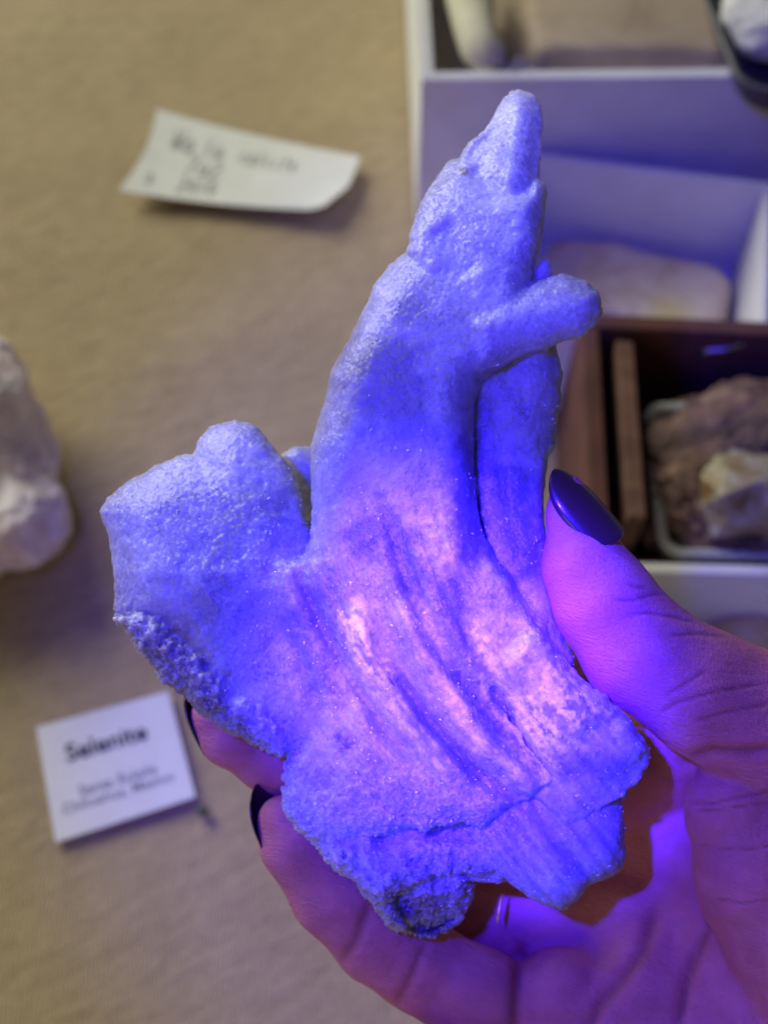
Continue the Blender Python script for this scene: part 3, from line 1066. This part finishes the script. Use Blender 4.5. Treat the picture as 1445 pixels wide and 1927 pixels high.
    piece([(476, 1102), (500, 1072), (522, 1052), (570, 1045), (610, 1020), (650, 985), (690, 955), (745, 950), (800, 968), (870, 960), (905, 1000), (932, 1052),
           (962, 1092), (1002, 1150), (1042, 1216), (1092, 1270), (1152, 1322), (1197, 1372), (1223, 1416), (1219, 1441), (1202, 1470), (1172, 1500), (1110, 1532),
           (1065, 1552), (1040, 1525), (1000, 1500), (960, 1515), (905, 1562), (872, 1545), (835, 1552), (800, 1562), (765, 1548), (720, 1570), (640, 1575), (570, 1560),
           (540, 1538), (534, 1496), (541, 1472), (535, 1438), (560, 1400), (610, 1330), (560, 1240), (500, 1160)],
          12 + side, 70, 100, 120, 9, 2.1 * folds + 11 * n_fib + 5 * n_fib2 + 14 * n_low + 7 * n_mid + tilt, 30)
    for bl, bz in (([(690, 965), (740, 950), (770, 1000), (790, 1080), (850, 1200), (940, 1330), (1040, 1470), (1000, 1500), (900, 1440), (800, 1330), (720, 1200), (680, 1080), (660, 1010)], -34),
                   ([(600, 1090), (650, 1070), (700, 1180), (780, 1310), (900, 1450), (960, 1510), (905, 1562), (800, 1500), (690, 1380), (620, 1240)], -28),
                   ([(870, 1060), (920, 1040), (990, 1150), (1080, 1270), (1186, 1366), (1216, 1412), (1170, 1465), (1060, 1450), (960, 1340), (890, 1200)], -32),
                   ([(500, 1210), (545, 1160), (600, 1180), (640, 1290), (740, 1420), (760, 1550), (640, 1575), (540, 1540), (540, 1440), (600, 1330), (540, 1200)], -18)):
        piece(bl, bz + 9 + 44 * np.clip((1110 - Y) / 150, 0, 1) + side + tilt, 40, 60, 34, 9, folds * 1.7 + 10 * n_fib + 5 * n_fib2 + 6 * n_mid + 6 * n_low, 8)
    # crust under the front edge
    piece([(534, 1450), (600, 1480), (700, 1530), (840, 1545), (930, 1560), (955, 1600), (945, 1640), (900, 1650), (860, 1645), (800, 1655), (740, 1690), (705, 1705), (690, 1682),
           (660, 1652), (620, 1622), (588, 1586), (560, 1562), (538, 1540)],
          96, 62, 70, 60, 15, 18 * n_mid + 9 * n_fin + groove([(690, 1590), (780, 1565), (900, 1570)], 16, 40), 10)
    piece([(700, 1660), (800, 1630), (890, 1640), (884, 1690), (876, 1712), (860, 1740), (820, 1766), (780, 1766), (740, 1746), (708, 1714)],
          166, 80, 60, 70, 12, 16 * n_mid + 7 * n_fin + 1.0 * (Y - 1680), 10)
    piece([(640, 1600), (690, 1660), (708, 1714), (740, 1745), (770, 1755), (740, 1700), (700, 1640)], 120, 40, 40, 26, 7, 8 * n_mid, 10)
    # pale blades at lower right
    fib_r = fbm(np.stack([(X - 0.75 * (Y - 1500)) / 14, Y / 200, Z0 + 23], -1), 3)
    piece([(880, 1560), (930, 1490), (1010, 1490), (1070, 1600), (1112, 1652), (1086, 1697), (1056, 1716), (1020, 1706), (986, 1682), (950, 1655), (905, 1625)],
          66, 62, 60, 60, 5, 5 * n_mid + 9 * fib_r, 5)
    piece([(940, 1520), (1000, 1470), (1110, 1480), (1172, 1500), (1174, 1560), (1179, 1612), (1166, 1640), (1138, 1656), (1104, 1668), (1060, 1640), (990, 1590)],
          84, 66, 70, 60, 6, 6 * n_mid + 9 * fib_r, 5)
    piece([(900, 1500), (1200, 1460), (1172, 1510), (1176, 1600), (1100, 1660), (900, 1660), (800, 1640), (600, 1600), (560, 1500)], 112, 40, 60, 60, 8, None, 10)

    F[0] = F[-1] = 30; F[:, 0] = F[:, -1] = 30; F[:, :, 0] = F[:, :, -1] = 30
    V, Q = surface_nets(F)
    P = np.stack([x0 + V[:, 0] * vs, y0 + V[:, 1] * vs, w0 + V[:, 2] * vs], 1).astype(np.float32)
    # Laplacian smoothing (a little), then sugary grain
    e = np.concatenate([Q[:, [0, 1]], Q[:, [1, 2]], Q[:, [2, 3]], Q[:, [3, 0]]])
    for it in range(2):
        acc = np.zeros_like(P); cnt = np.zeros(len(P), np.float32)
        np.add.at(acc, e[:, 0], P[e[:, 1]]); np.add.at(cnt, e[:, 0], 1)
        P = P * 0.5 + 0.5 * acc / cnt[:, None]
    tmp = link_mesh('tmp_sub', P, Q)
    md = tmp.modifiers.new('sub', 'SUBSURF'); md.levels = 1; md.render_levels = 1; md.subdivision_type = 'SIMPLE'
    dg = bpy.context.evaluated_depsgraph_get(); dg.update()
    m2 = bpy.data.meshes.new_from_object(tmp.evaluated_get(dg))
    P = np.zeros(len(m2.vertices) * 3, np.float32); m2.vertices.foreach_get('co', P); P = P.reshape(-1, 3)
    Q = np.zeros(len(m2.loops), np.int32); m2.loops.foreach_get('vertex_index', Q); Q = Q.reshape(-1, 4)
    bpy.data.objects.remove(tmp); bpy.data.meshes.remove(m2)
    fn = np.cross(P[Q[:, 2]] - P[Q[:, 0]], P[Q[:, 3]] - P[Q[:, 1]])
    N = np.zeros_like(P)
    for k in range(4): np.add.at(N, Q[:, k], fn)
    N /= np.linalg.norm(N, axis=1, keepdims=True) + 1e-9
    px, py, pw = P[:, 0], P[:, 1], P[:, 2]
    sm = np.exp(-(((px - 740) / 150) ** 2 + ((py - 760) / 260) ** 2))         # silky horn
    low = np.clip((py - 1420) / 150, 0, 1) * np.clip((1000 - px) / 150, 0, 1)
    crust = np.clip(1 - line_d([(230, 1180), (300, 1270), (400, 1350), (520, 1420)], px, py)[0] / 70, 0, 1)
    rough = np.clip(0.28 - 0.20 * sm + 0.12 * np.clip((600 - py) / 100, 0, 1) + 1.5 * low + 1.4 * crust, 0.10, 2.0)
    g = 0.62 - worley(P / 13.0)
    g2 = fbm(P / 22.0, 3)
    fc = facet(P / 8.5)
    P = P + N * ((rough + 0.12) * (3.0 * g + 2.6 * g2) + (0.14 + 0.85 * np.clip(rough - 0.1, 0, 1.6)) * 3.2 * fc)[:, None]
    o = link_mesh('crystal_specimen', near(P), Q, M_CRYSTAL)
    tag(o, 'large pale selenite crystal cluster with a tall horn, glowing violet in the hand', 'crystal')
    me = o.data
    gyv = np.interp(py, ys, gy)
    fl = np.stack([(px - gyv) / 100, py / 100, pw / 100], 1).astype(np.float32)
    a = me.attributes.new('flow', 'FLOAT_VECTOR', 'POINT'); a.data.foreach_set('vector', fl.ravel())
    st = np.zeros(len(P), np.float32)
    for (sx, sy, r_, am) in ((652, 1402, 17, 1.2), (640, 1388, 16, .7), (540, 1364, 20, .75), (545, 1352, 24, .4), (330, 1195, 36, .6), (300, 1230, 32, .6), (350, 1250, 44, .5), (470, 1375, 24, .5), (400, 1320, 40, .4), (873, 322, 8, 1),
                             (430, 1270, 14, .4), (520, 1385, 30, .3), (800, 1700, 70, .5), (960, 1540, 40, .3)):  # last two: shade of the nodule and overhang painted in brown
        dd = np.hypot(px - sx, (py - sy) * 1.0); r_ = r_ * 1.25; am = am * 1.35
        st = np.maximum(st, am * np.clip(1.15 - dd / r_, 0, 1) * np.clip(0.75 + 1.6 * fbm(P / 9.0 + sx, 2), 0, 1))
    a = me.attributes.new('stain_shade', 'FLOAT', 'POINT'); a.data.foreach_set('value', np.clip(st, 0, 0.95))
    cl = np.zeros(len(P), np.float32)
    for (ln, wd, am) in (([(690, 1010), (735, 985), (770, 1090)], 45, .55), ([(620, 1080), (600, 1150), (625, 1220)], 40, .4),
                         ([(880, 850), (885, 1040)], 34, .6), ([(960, 900), (985, 1060)], 36, .5), ([(850, 1100), (865, 1250), (930, 1380)], 30, .45),
                         ([(740, 1290), (800, 1370), (890, 1460)], 22, .35), ([(720, 700), (760, 800)], 75, .38), ([(560, 1180), (600, 1290)], 40, .35), ([(420, 1130), (480, 1240)], 60, .25), ([(1080, 1440), (1150, 1450)], 40, .4)):
        dd, _ = line_d(ln, px, py)
        cl = np.maximum(cl, min(0.92, 1.5 * am) * np.clip(1.5 * np.exp(-(dd / wd) ** 2) + 0.9 * fbm(P / 24.0, 4) - 0.25, 0, 1)* (dd < 2 * wd))
    a = me.attributes.new('clear', 'FLOAT', 'POINT'); a.data.foreach_set('value', cl)

    fz = 0.22 + 0 * px  # frosted zones; torch hot spots and pale lit ends painted in as whiter colour
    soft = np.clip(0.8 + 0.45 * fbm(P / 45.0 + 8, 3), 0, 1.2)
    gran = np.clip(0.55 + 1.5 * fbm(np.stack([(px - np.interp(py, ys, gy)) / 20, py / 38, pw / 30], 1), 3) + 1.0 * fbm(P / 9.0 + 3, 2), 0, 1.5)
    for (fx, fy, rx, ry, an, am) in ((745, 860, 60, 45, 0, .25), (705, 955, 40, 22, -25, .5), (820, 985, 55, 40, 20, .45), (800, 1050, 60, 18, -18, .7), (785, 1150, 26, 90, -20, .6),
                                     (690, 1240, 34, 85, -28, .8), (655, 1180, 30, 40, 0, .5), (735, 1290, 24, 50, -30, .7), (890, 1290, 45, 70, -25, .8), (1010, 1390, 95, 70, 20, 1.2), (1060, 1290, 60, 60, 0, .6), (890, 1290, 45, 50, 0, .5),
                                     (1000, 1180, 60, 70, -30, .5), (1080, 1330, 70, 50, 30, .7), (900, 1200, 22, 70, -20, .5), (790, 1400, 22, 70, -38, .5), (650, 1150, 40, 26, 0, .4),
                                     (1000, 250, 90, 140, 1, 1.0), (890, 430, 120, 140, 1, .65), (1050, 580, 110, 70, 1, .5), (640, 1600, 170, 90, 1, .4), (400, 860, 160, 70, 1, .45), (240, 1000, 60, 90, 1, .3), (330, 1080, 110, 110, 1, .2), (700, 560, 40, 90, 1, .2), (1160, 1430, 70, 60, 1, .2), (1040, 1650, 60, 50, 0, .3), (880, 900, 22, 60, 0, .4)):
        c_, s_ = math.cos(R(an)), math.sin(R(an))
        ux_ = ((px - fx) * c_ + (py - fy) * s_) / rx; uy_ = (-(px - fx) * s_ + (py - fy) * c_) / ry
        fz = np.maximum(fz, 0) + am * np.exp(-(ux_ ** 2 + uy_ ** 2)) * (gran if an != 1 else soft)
    a = me.attributes.new('frost_hotspots', 'FLOAT', 'POINT'); a.data.foreach_set('value', np.clip(fz - 0.15, 0, 0.95).astype(np.float32))

    fb = np.clip((py - 930) / 130, 0, 1) * np.clip((1620 - py) / 90, 0, 1) * np.clip((px - 520) / 130, 0, 1) * 0.5
    fb = np.maximum(fb, np.clip((py - 1540) / 60, 0, 1) * np.clip((px - 900) / 60, 0, 1) * 0.6)
    sgr = np.clip(0.20 + 0.30 * np.clip(rough, 0, 1.3) + 0.18 * np.clip((py - 850) / 200, 0, 1), 0.08, 0.6)
    a = me.attributes.new('sugar', 'FLOAT', 'POINT'); a.data.foreach_set('value', sgr.astype(np.float32))
    a = me.attributes.new('fib', 'FLOAT', 'POINT'); a.data.foreach_set('value', fb.astype(np.float32))

    # tiny loose facets that sparkle
    front = np.where(N[:, 2] < 0.15)[0]
    pk = rng.choice(front, 5000, replace=False)
    dens = np.clip(0.5 + 2.6 * fbm(P[pk] / 70.0 + 5, 3), 0.03, 1.2) * (0.35 + 0.65 * np.clip((P[pk, 1] - 560) / 300, 0, 1))
    wgt = rng.random(5000) < 1.0 * dens * (0.45 + 0.5 * np.clip(rough[pk], 0, 1))
    pk = pk[wgt]
    VV = []; FF = []
    for i in pk:
        c = P[i] + N[i] * rng.uniform(-1.2, 0.4)
        s = rng.uniform(1.0, 2.8) * (1.6 if rng.random() < 0.05 else 1)
        a1 = rng.normal(size=3); a1 /= np.linalg.norm(a1)
        nrm = N[i] * 0.7 + np.array([-0.10, -0.15, -0.7]) + rng.normal(size=3) * 0.46; nrm /= np.linalg.norm(nrm)
        t1 = np.cross(nrm, a1); t1 /= np.linalg.norm(t1); t2 = np.cross(nrm, t1)
        l1, l2, th = s * rng.uniform(0.8, 1.4), s * rng.uniform(0.55, 1.0), s * 0.5
        n0 = len(VV)
        for q in ((1, .2), (.25, 1), (-1, -.2), (-.25, -1)):
            VV.append(c + t1 * l1 * q[0] + t2 * l2 * q[1] + nrm * th)
        for q in ((1, .2), (.25, 1), (-1, -.2), (-.25, -1)):
            VV.append(c + (t1 * l1 * q[0] + t2 * l2 * q[1]) * 1.3 - nrm * th)
        FF += [(n0, n0 + 1, n0 + 2, n0 + 3)] + [(n0 + k, n0 + 4 + k, n0 + 4 + (k + 1) % 4, n0 + (k + 1) % 4) for k in range(4)]
    gobj = link_mesh('crystal_facets', near(np.array(VV)), np.array(FF), M_GRAIN, o, False)
    gobj['kind'] = 'stuff'
    return o


build_crystal()


# ------------------------------------------------------------------ the hand
def build_hand():
    vs = 6.0
    x0, x1, y0, y1, w0, w1 = 320, 1800, 850, 2330, -110, 700
    xs = np.arange(x0, x1, vs, dtype=np.float32); ys = np.arange(y0, y1, vs, dtype=np.float32); ws = np.arange(w0, w1, vs, dtype=np.float32)
    F = np.full((len(xs), len(ys), len(ws)), 80.0, np.float32)

    def sub(lo, hi):
        s = []
        for k, (arr, a, b2) in enumerate(((xs, lo[0], hi[0]), (ys, lo[1], hi[1]), (ws, lo[2], hi[2]))):
            i0 = max(0, int((a - arr[0]) / vs)); i1 = min(len(arr), int((b2 - arr[0]) / vs) + 2)
            s.append(slice(i0, max(i0 + 1, i1)))
        return tuple(s)

    def dist(G, A, Bp, ra, rb, fw):
        gx, gy_, gw = G
        e = Bp - A; e2 = float(e @ e) + 1e-6
        t = np.clip(((gx - A[0]) * e[0] + (gy_ - A[1]) * e[1] + (gw - A[2]) * e[2]) / e2, 0, 1)
        dx = gx - A[0] - e[0] * t; dy = gy_ - A[1] - e[1] * t; dw = (gw - A[2] - e[2] * t) / fw
        return np.sqrt(dx * dx + dy * dy + dw * dw) - (ra + (rb - ra) * t)

    def chain(pts, k=14, fw=1.0):
        """union of one chain (tight), then smooth union with the hand"""
        P3 = [np.array(p[:3], np.float32) for p in pts]; rs = [p[3] for p in pts]
        rm = max(rs)
        lo = np.min(P3, 0) - rm * max(1, fw) - 90; hi = np.max(P3, 0) + rm * max(1, fw) + 90
        sl = sub(lo, hi)
        G = (xs[sl[0]][:, None, None], ys[sl[1]][None, :, None], ws[sl[2]][None, None, :])
        d = None
        for i in range(len(P3) - 1):
            q = dist(G, P3[i], P3[i + 1], rs[i], rs[i + 1], fw)
            if d is None: d = q
            else:
                kk = 18
                h = np.clip(0.5 + 0.5 * (d - q) / kk, 0, 1)
                d = d * (1 - h) + q * h - kk * h * (1 - h)
        A = F[sl]
        h = np.clip(0.5 + 0.5 * (A - d) / k, 0, 1)
        F[sl] = A * (1 - h) + d * h - k * h * (1 - h)

    # palm, deep behind the crystal
    chain([(1150, 1560, 560, 150), (1330, 1620, 540, 190), (1480, 1760, 420, 230)], 30)
    chain([(1080, 1700, 520, 130), (1250, 1830, 470, 190), (1420, 1960, 430, 230)], 40)
    chain([(1060, 1900, 352, 118), (1180, 1960, 380, 165), (1330, 2060, 400, 230)], 30)
    chain([(1250, 1905, 352, 135), (1330, 2000, 360, 170), (1440, 2080, 400, 220)], 40)
    chain([(1385, 1880, 330, 110), (1450, 1990, 330, 170), (1500, 2080, 380, 220)], 30)
    # web between thumb and index finger, flesh behind the crystal
    chain([(1350, 1350, 210, 100), (1240, 1420, 420, 115), (1040, 1520, 480, 120)], 24)
    chain([(1230, 1410, 470, 110), (1105, 1255, 490, 90)], 20)
    chain([(860, 1720, 430, 85), (1010, 1740, 470, 110), (1150, 1760, 500, 130)], 24)
    # wrist
    chain([(1500, 1900, 420, 260), (1700, 2080, 430, 260), (1900, 2260, 440, 250)], 60)
    # fingers
    chain([(405, 1352, 235, 48), (432, 1385, 240, 56), (505, 1428, 270, 62), (620, 1490, 320, 70), (800, 1560, 390, 80), (1000, 1600, 470, 95), (1180, 1620, 520, 110)], 10)
    chain([(535, 1548, 215, 52), (556, 1590, 222, 66), (628, 1688, 250, 77), (705, 1766, 275, 80)], 10)
    chain([(716, 1772, 276, 82), (775, 1810, 295, 84), (800, 1826, 302, 84)], 26)
    chain([(812, 1830, 300, 86), (878, 1868, 306, 92), (905, 1880, 312, 90), (1000, 1925, 372, 95)], 22)
    # ring and little finger, below the frame
    chain([(1180, 2040, 380, 110), (1020, 2065, 330, 95), (880, 2075, 260, 88), (760, 2040, 190, 70)], 8)
    chain([(1290, 2150, 400, 105), (1140, 2185, 340, 84), (1010, 2190, 280, 76), (920, 2160, 210, 58)], 8)
    # thenar mound and the thumb
    chain([(1408, 1528, 165, 122), (1470, 1640, 190, 165), (1600, 1800, 230, 225)], 16, 0.95)
    chain([(1069, 925, 55, 34), (1080, 970, 56, 52), (1099, 1064, 52, 80), (1135, 1130, 52, 96), (1205, 1226, 66, 108), (1330, 1308, 96, 118), (1490, 1390, 150, 150), (1640, 1520, 220, 190)], 9)
    F[0] = F[-1] = 30; F[:, 0] = F[:, -1] = 30; F[:, :, 0] = F[:, :, -1] = 30
    V, Q = surface_nets(F)
    P = np.stack([x0 + V[:, 0] * vs, y0 + V[:, 1] * vs, w0 + V[:, 2] * vs], 1).astype(np.float32)
    e = np.concatenate([Q[:, [0, 1]], Q[:, [1, 2]], Q[:, [2, 3]], Q[:, [3, 0]]])
    for it in range(3):
        acc = np.zeros_like(P); cnt = np.zeros(len(P), np.float32)
        np.add.at(acc, e[:, 0], P[e[:, 1]]); np.add.at(cnt, e[:, 0], 1)
        P = P * 0.5 + 0.5 * acc / cnt[:, None]
    P = P + 2.0 * np.stack([fbm(P / 60.0 + 40 * j, 3) for j in range(3)], 1)
    fn = np.cross(P[Q[:, 2]] - P[Q[:, 0]], P[Q[:, 3]] - P[Q[:, 1]])
    N = np.zeros_like(P)
    for k in range(4): np.add.at(N, Q[:, k], fn)
    N /= np.linalg.norm(N, axis=1, keepdims=True) + 1e-9
    # skin creases pressed into the side that faces up: (line, width, depth, nearest w, farthest w)
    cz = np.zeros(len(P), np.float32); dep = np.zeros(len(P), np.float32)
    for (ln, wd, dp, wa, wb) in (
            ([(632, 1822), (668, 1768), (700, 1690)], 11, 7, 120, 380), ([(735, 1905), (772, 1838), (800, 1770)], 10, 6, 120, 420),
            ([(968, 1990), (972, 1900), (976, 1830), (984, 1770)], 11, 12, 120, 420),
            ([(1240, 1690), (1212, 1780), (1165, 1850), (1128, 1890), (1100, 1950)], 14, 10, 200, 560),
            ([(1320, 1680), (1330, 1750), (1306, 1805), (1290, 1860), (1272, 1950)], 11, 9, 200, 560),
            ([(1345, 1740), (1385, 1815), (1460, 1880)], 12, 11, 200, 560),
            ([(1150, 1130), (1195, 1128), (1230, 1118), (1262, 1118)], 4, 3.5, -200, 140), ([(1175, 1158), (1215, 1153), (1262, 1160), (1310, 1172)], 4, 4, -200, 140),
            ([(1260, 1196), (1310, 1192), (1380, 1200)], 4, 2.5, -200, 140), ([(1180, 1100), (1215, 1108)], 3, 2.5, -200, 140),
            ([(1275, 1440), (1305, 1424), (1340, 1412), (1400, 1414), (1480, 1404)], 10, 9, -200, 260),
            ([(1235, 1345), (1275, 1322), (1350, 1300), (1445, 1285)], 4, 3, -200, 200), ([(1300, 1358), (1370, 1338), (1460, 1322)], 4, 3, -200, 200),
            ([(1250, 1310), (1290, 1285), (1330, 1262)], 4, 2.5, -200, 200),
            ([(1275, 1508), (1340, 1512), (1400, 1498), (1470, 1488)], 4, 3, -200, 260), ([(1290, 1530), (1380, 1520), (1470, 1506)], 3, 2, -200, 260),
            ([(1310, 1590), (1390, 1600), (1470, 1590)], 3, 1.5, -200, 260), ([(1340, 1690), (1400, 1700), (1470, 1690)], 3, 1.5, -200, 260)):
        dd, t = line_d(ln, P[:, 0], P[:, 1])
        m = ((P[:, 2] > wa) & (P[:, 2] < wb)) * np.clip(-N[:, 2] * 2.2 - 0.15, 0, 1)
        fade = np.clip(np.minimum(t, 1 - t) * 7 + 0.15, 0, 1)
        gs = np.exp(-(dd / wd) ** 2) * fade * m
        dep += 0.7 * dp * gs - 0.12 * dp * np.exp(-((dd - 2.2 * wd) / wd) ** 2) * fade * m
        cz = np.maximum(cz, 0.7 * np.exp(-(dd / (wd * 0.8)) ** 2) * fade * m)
    P = P - N * dep[:, None]
    o = link_mesh('hand', near(P), Q, M_SKIN)
    tag(o, 'right hand with long dark glossy nails gripping the violet crystal from below', 'hand')
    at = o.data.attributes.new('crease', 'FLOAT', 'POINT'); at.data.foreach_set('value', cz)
    # wrinkle direction: along the thumb/palm
    ca, sa = math.cos(R(20)), math.sin(R(20))
    rd = np.stack([(P[:, 1] * ca - P[:, 0] * sa) / 100, (P[:, 0] * ca + P[:, 1] * sa) / 100, P[:, 2] / 100], 1).astype(np.float32)
    at = o.data.attributes.new('ridge', 'FLOAT_VECTOR', 'POINT'); at.data.foreach_set('vector', rd.ravel())

    def nail(base, tip, nrm, hw, sag, arch):
        base = np.array(base, float); tip = np.array(tip, float); nrm = np.array(nrm, float)
        ax = tip - base; L = np.linalg.norm(ax); ax /= L
        nrm = nrm - ax * (nrm @ ax); nrm /= np.linalg.norm(nrm)
        ac = np.cross(ax, nrm)
        nu, nv = 26, 16
        V = []
        for side in (0, 1):
            for i in range(nu + 1):
                u = i / nu
                wd = hw * (min(1, (u / 0.10) + 0.35) if u < 0.065 else 1.0) * (1.0 if u < 0.5 else max(0.02, (1 - ((u - 0.5) / 0.5) ** 2.2)) ** 0.62)
                for j in range(nv + 1):
                    v = -1 + 2 * j / nv
                    p = base + ax * L * (u - 0.03 * (1 - v * v) * (1 if u < 0.1 else 0)) + ac * wd * math.sin(v * 1.2) / math.sin(1.2) \
                        - nrm * sag * (1 - math.cos(v * 1.2)) / (1 - math.cos(1.2)) * (wd / hw) ** 1.5 + nrm * arch * math.sin(math.pi * u * 0.85)
                    V.append(p - nrm * (5.0 if side else 0))
        n = (nu + 1) * (nv + 1)
        Fc = []
        ix = lambda i, j: i * (nv + 1) + j
        for i in range(nu):
            for j in range(nv):
                a, b2, c, d = ix(i, j), ix(i, j + 1), ix(i + 1, j + 1), ix(i + 1, j)
                Fc.append((a, d, c, b2)); Fc.append((a + n, b2 + n, c + n, d + n))
        rim = [ix(i, 0) for i in range(nu + 1)] + [ix(nu, j) for j in range(1, nv + 1)] + [ix(i, nv) for i in range(nu - 1, -1, -1)] + [ix(0, j) for j in range(nv - 1, 0, -1)]
        for k in range(len(rim)):
            a, b2 = rim[k], rim[(k + 1) % len(rim)]
            Fc.append((a, a + n, b2 + n, b2))
        m = link_mesh('fingernail', near(np.array(V)), Fc, M_NAIL, o)
        bm = bmesh.new(); bm.from_mesh(m.data); bmesh.ops.recalc_face_normals(bm, faces=bm.faces); bm.to_mesh(m.data); bm.free()
        return m
    nail((1162, 1012, 2), (1041, 885, 34), (0.52, -0.42, -0.74), 50, 26, 9)
    nail((542, 1612, 276), (486, 1475, 232), (-0.66, -0.22, 0.70), 70, 38, 8)
    nail((398, 1402, 290), (352, 1300, 240), (-0.80, -0.15, 0.55), 54, 28, 6)
    return o


build_hand()

V, Fc = tube([near(np.array(p, float)) for p in ((946, 1682, 300), (942, 1700, 290), (938, 1720, 282), (935, 1740, 278))], [0.0001, 0.0003, 0.0004, 0.0001], 8)
tag(link_mesh('needle', V, Fc, M_GOLD), 'thin golden sliver standing in the dark gap under the crystal', 'needle')
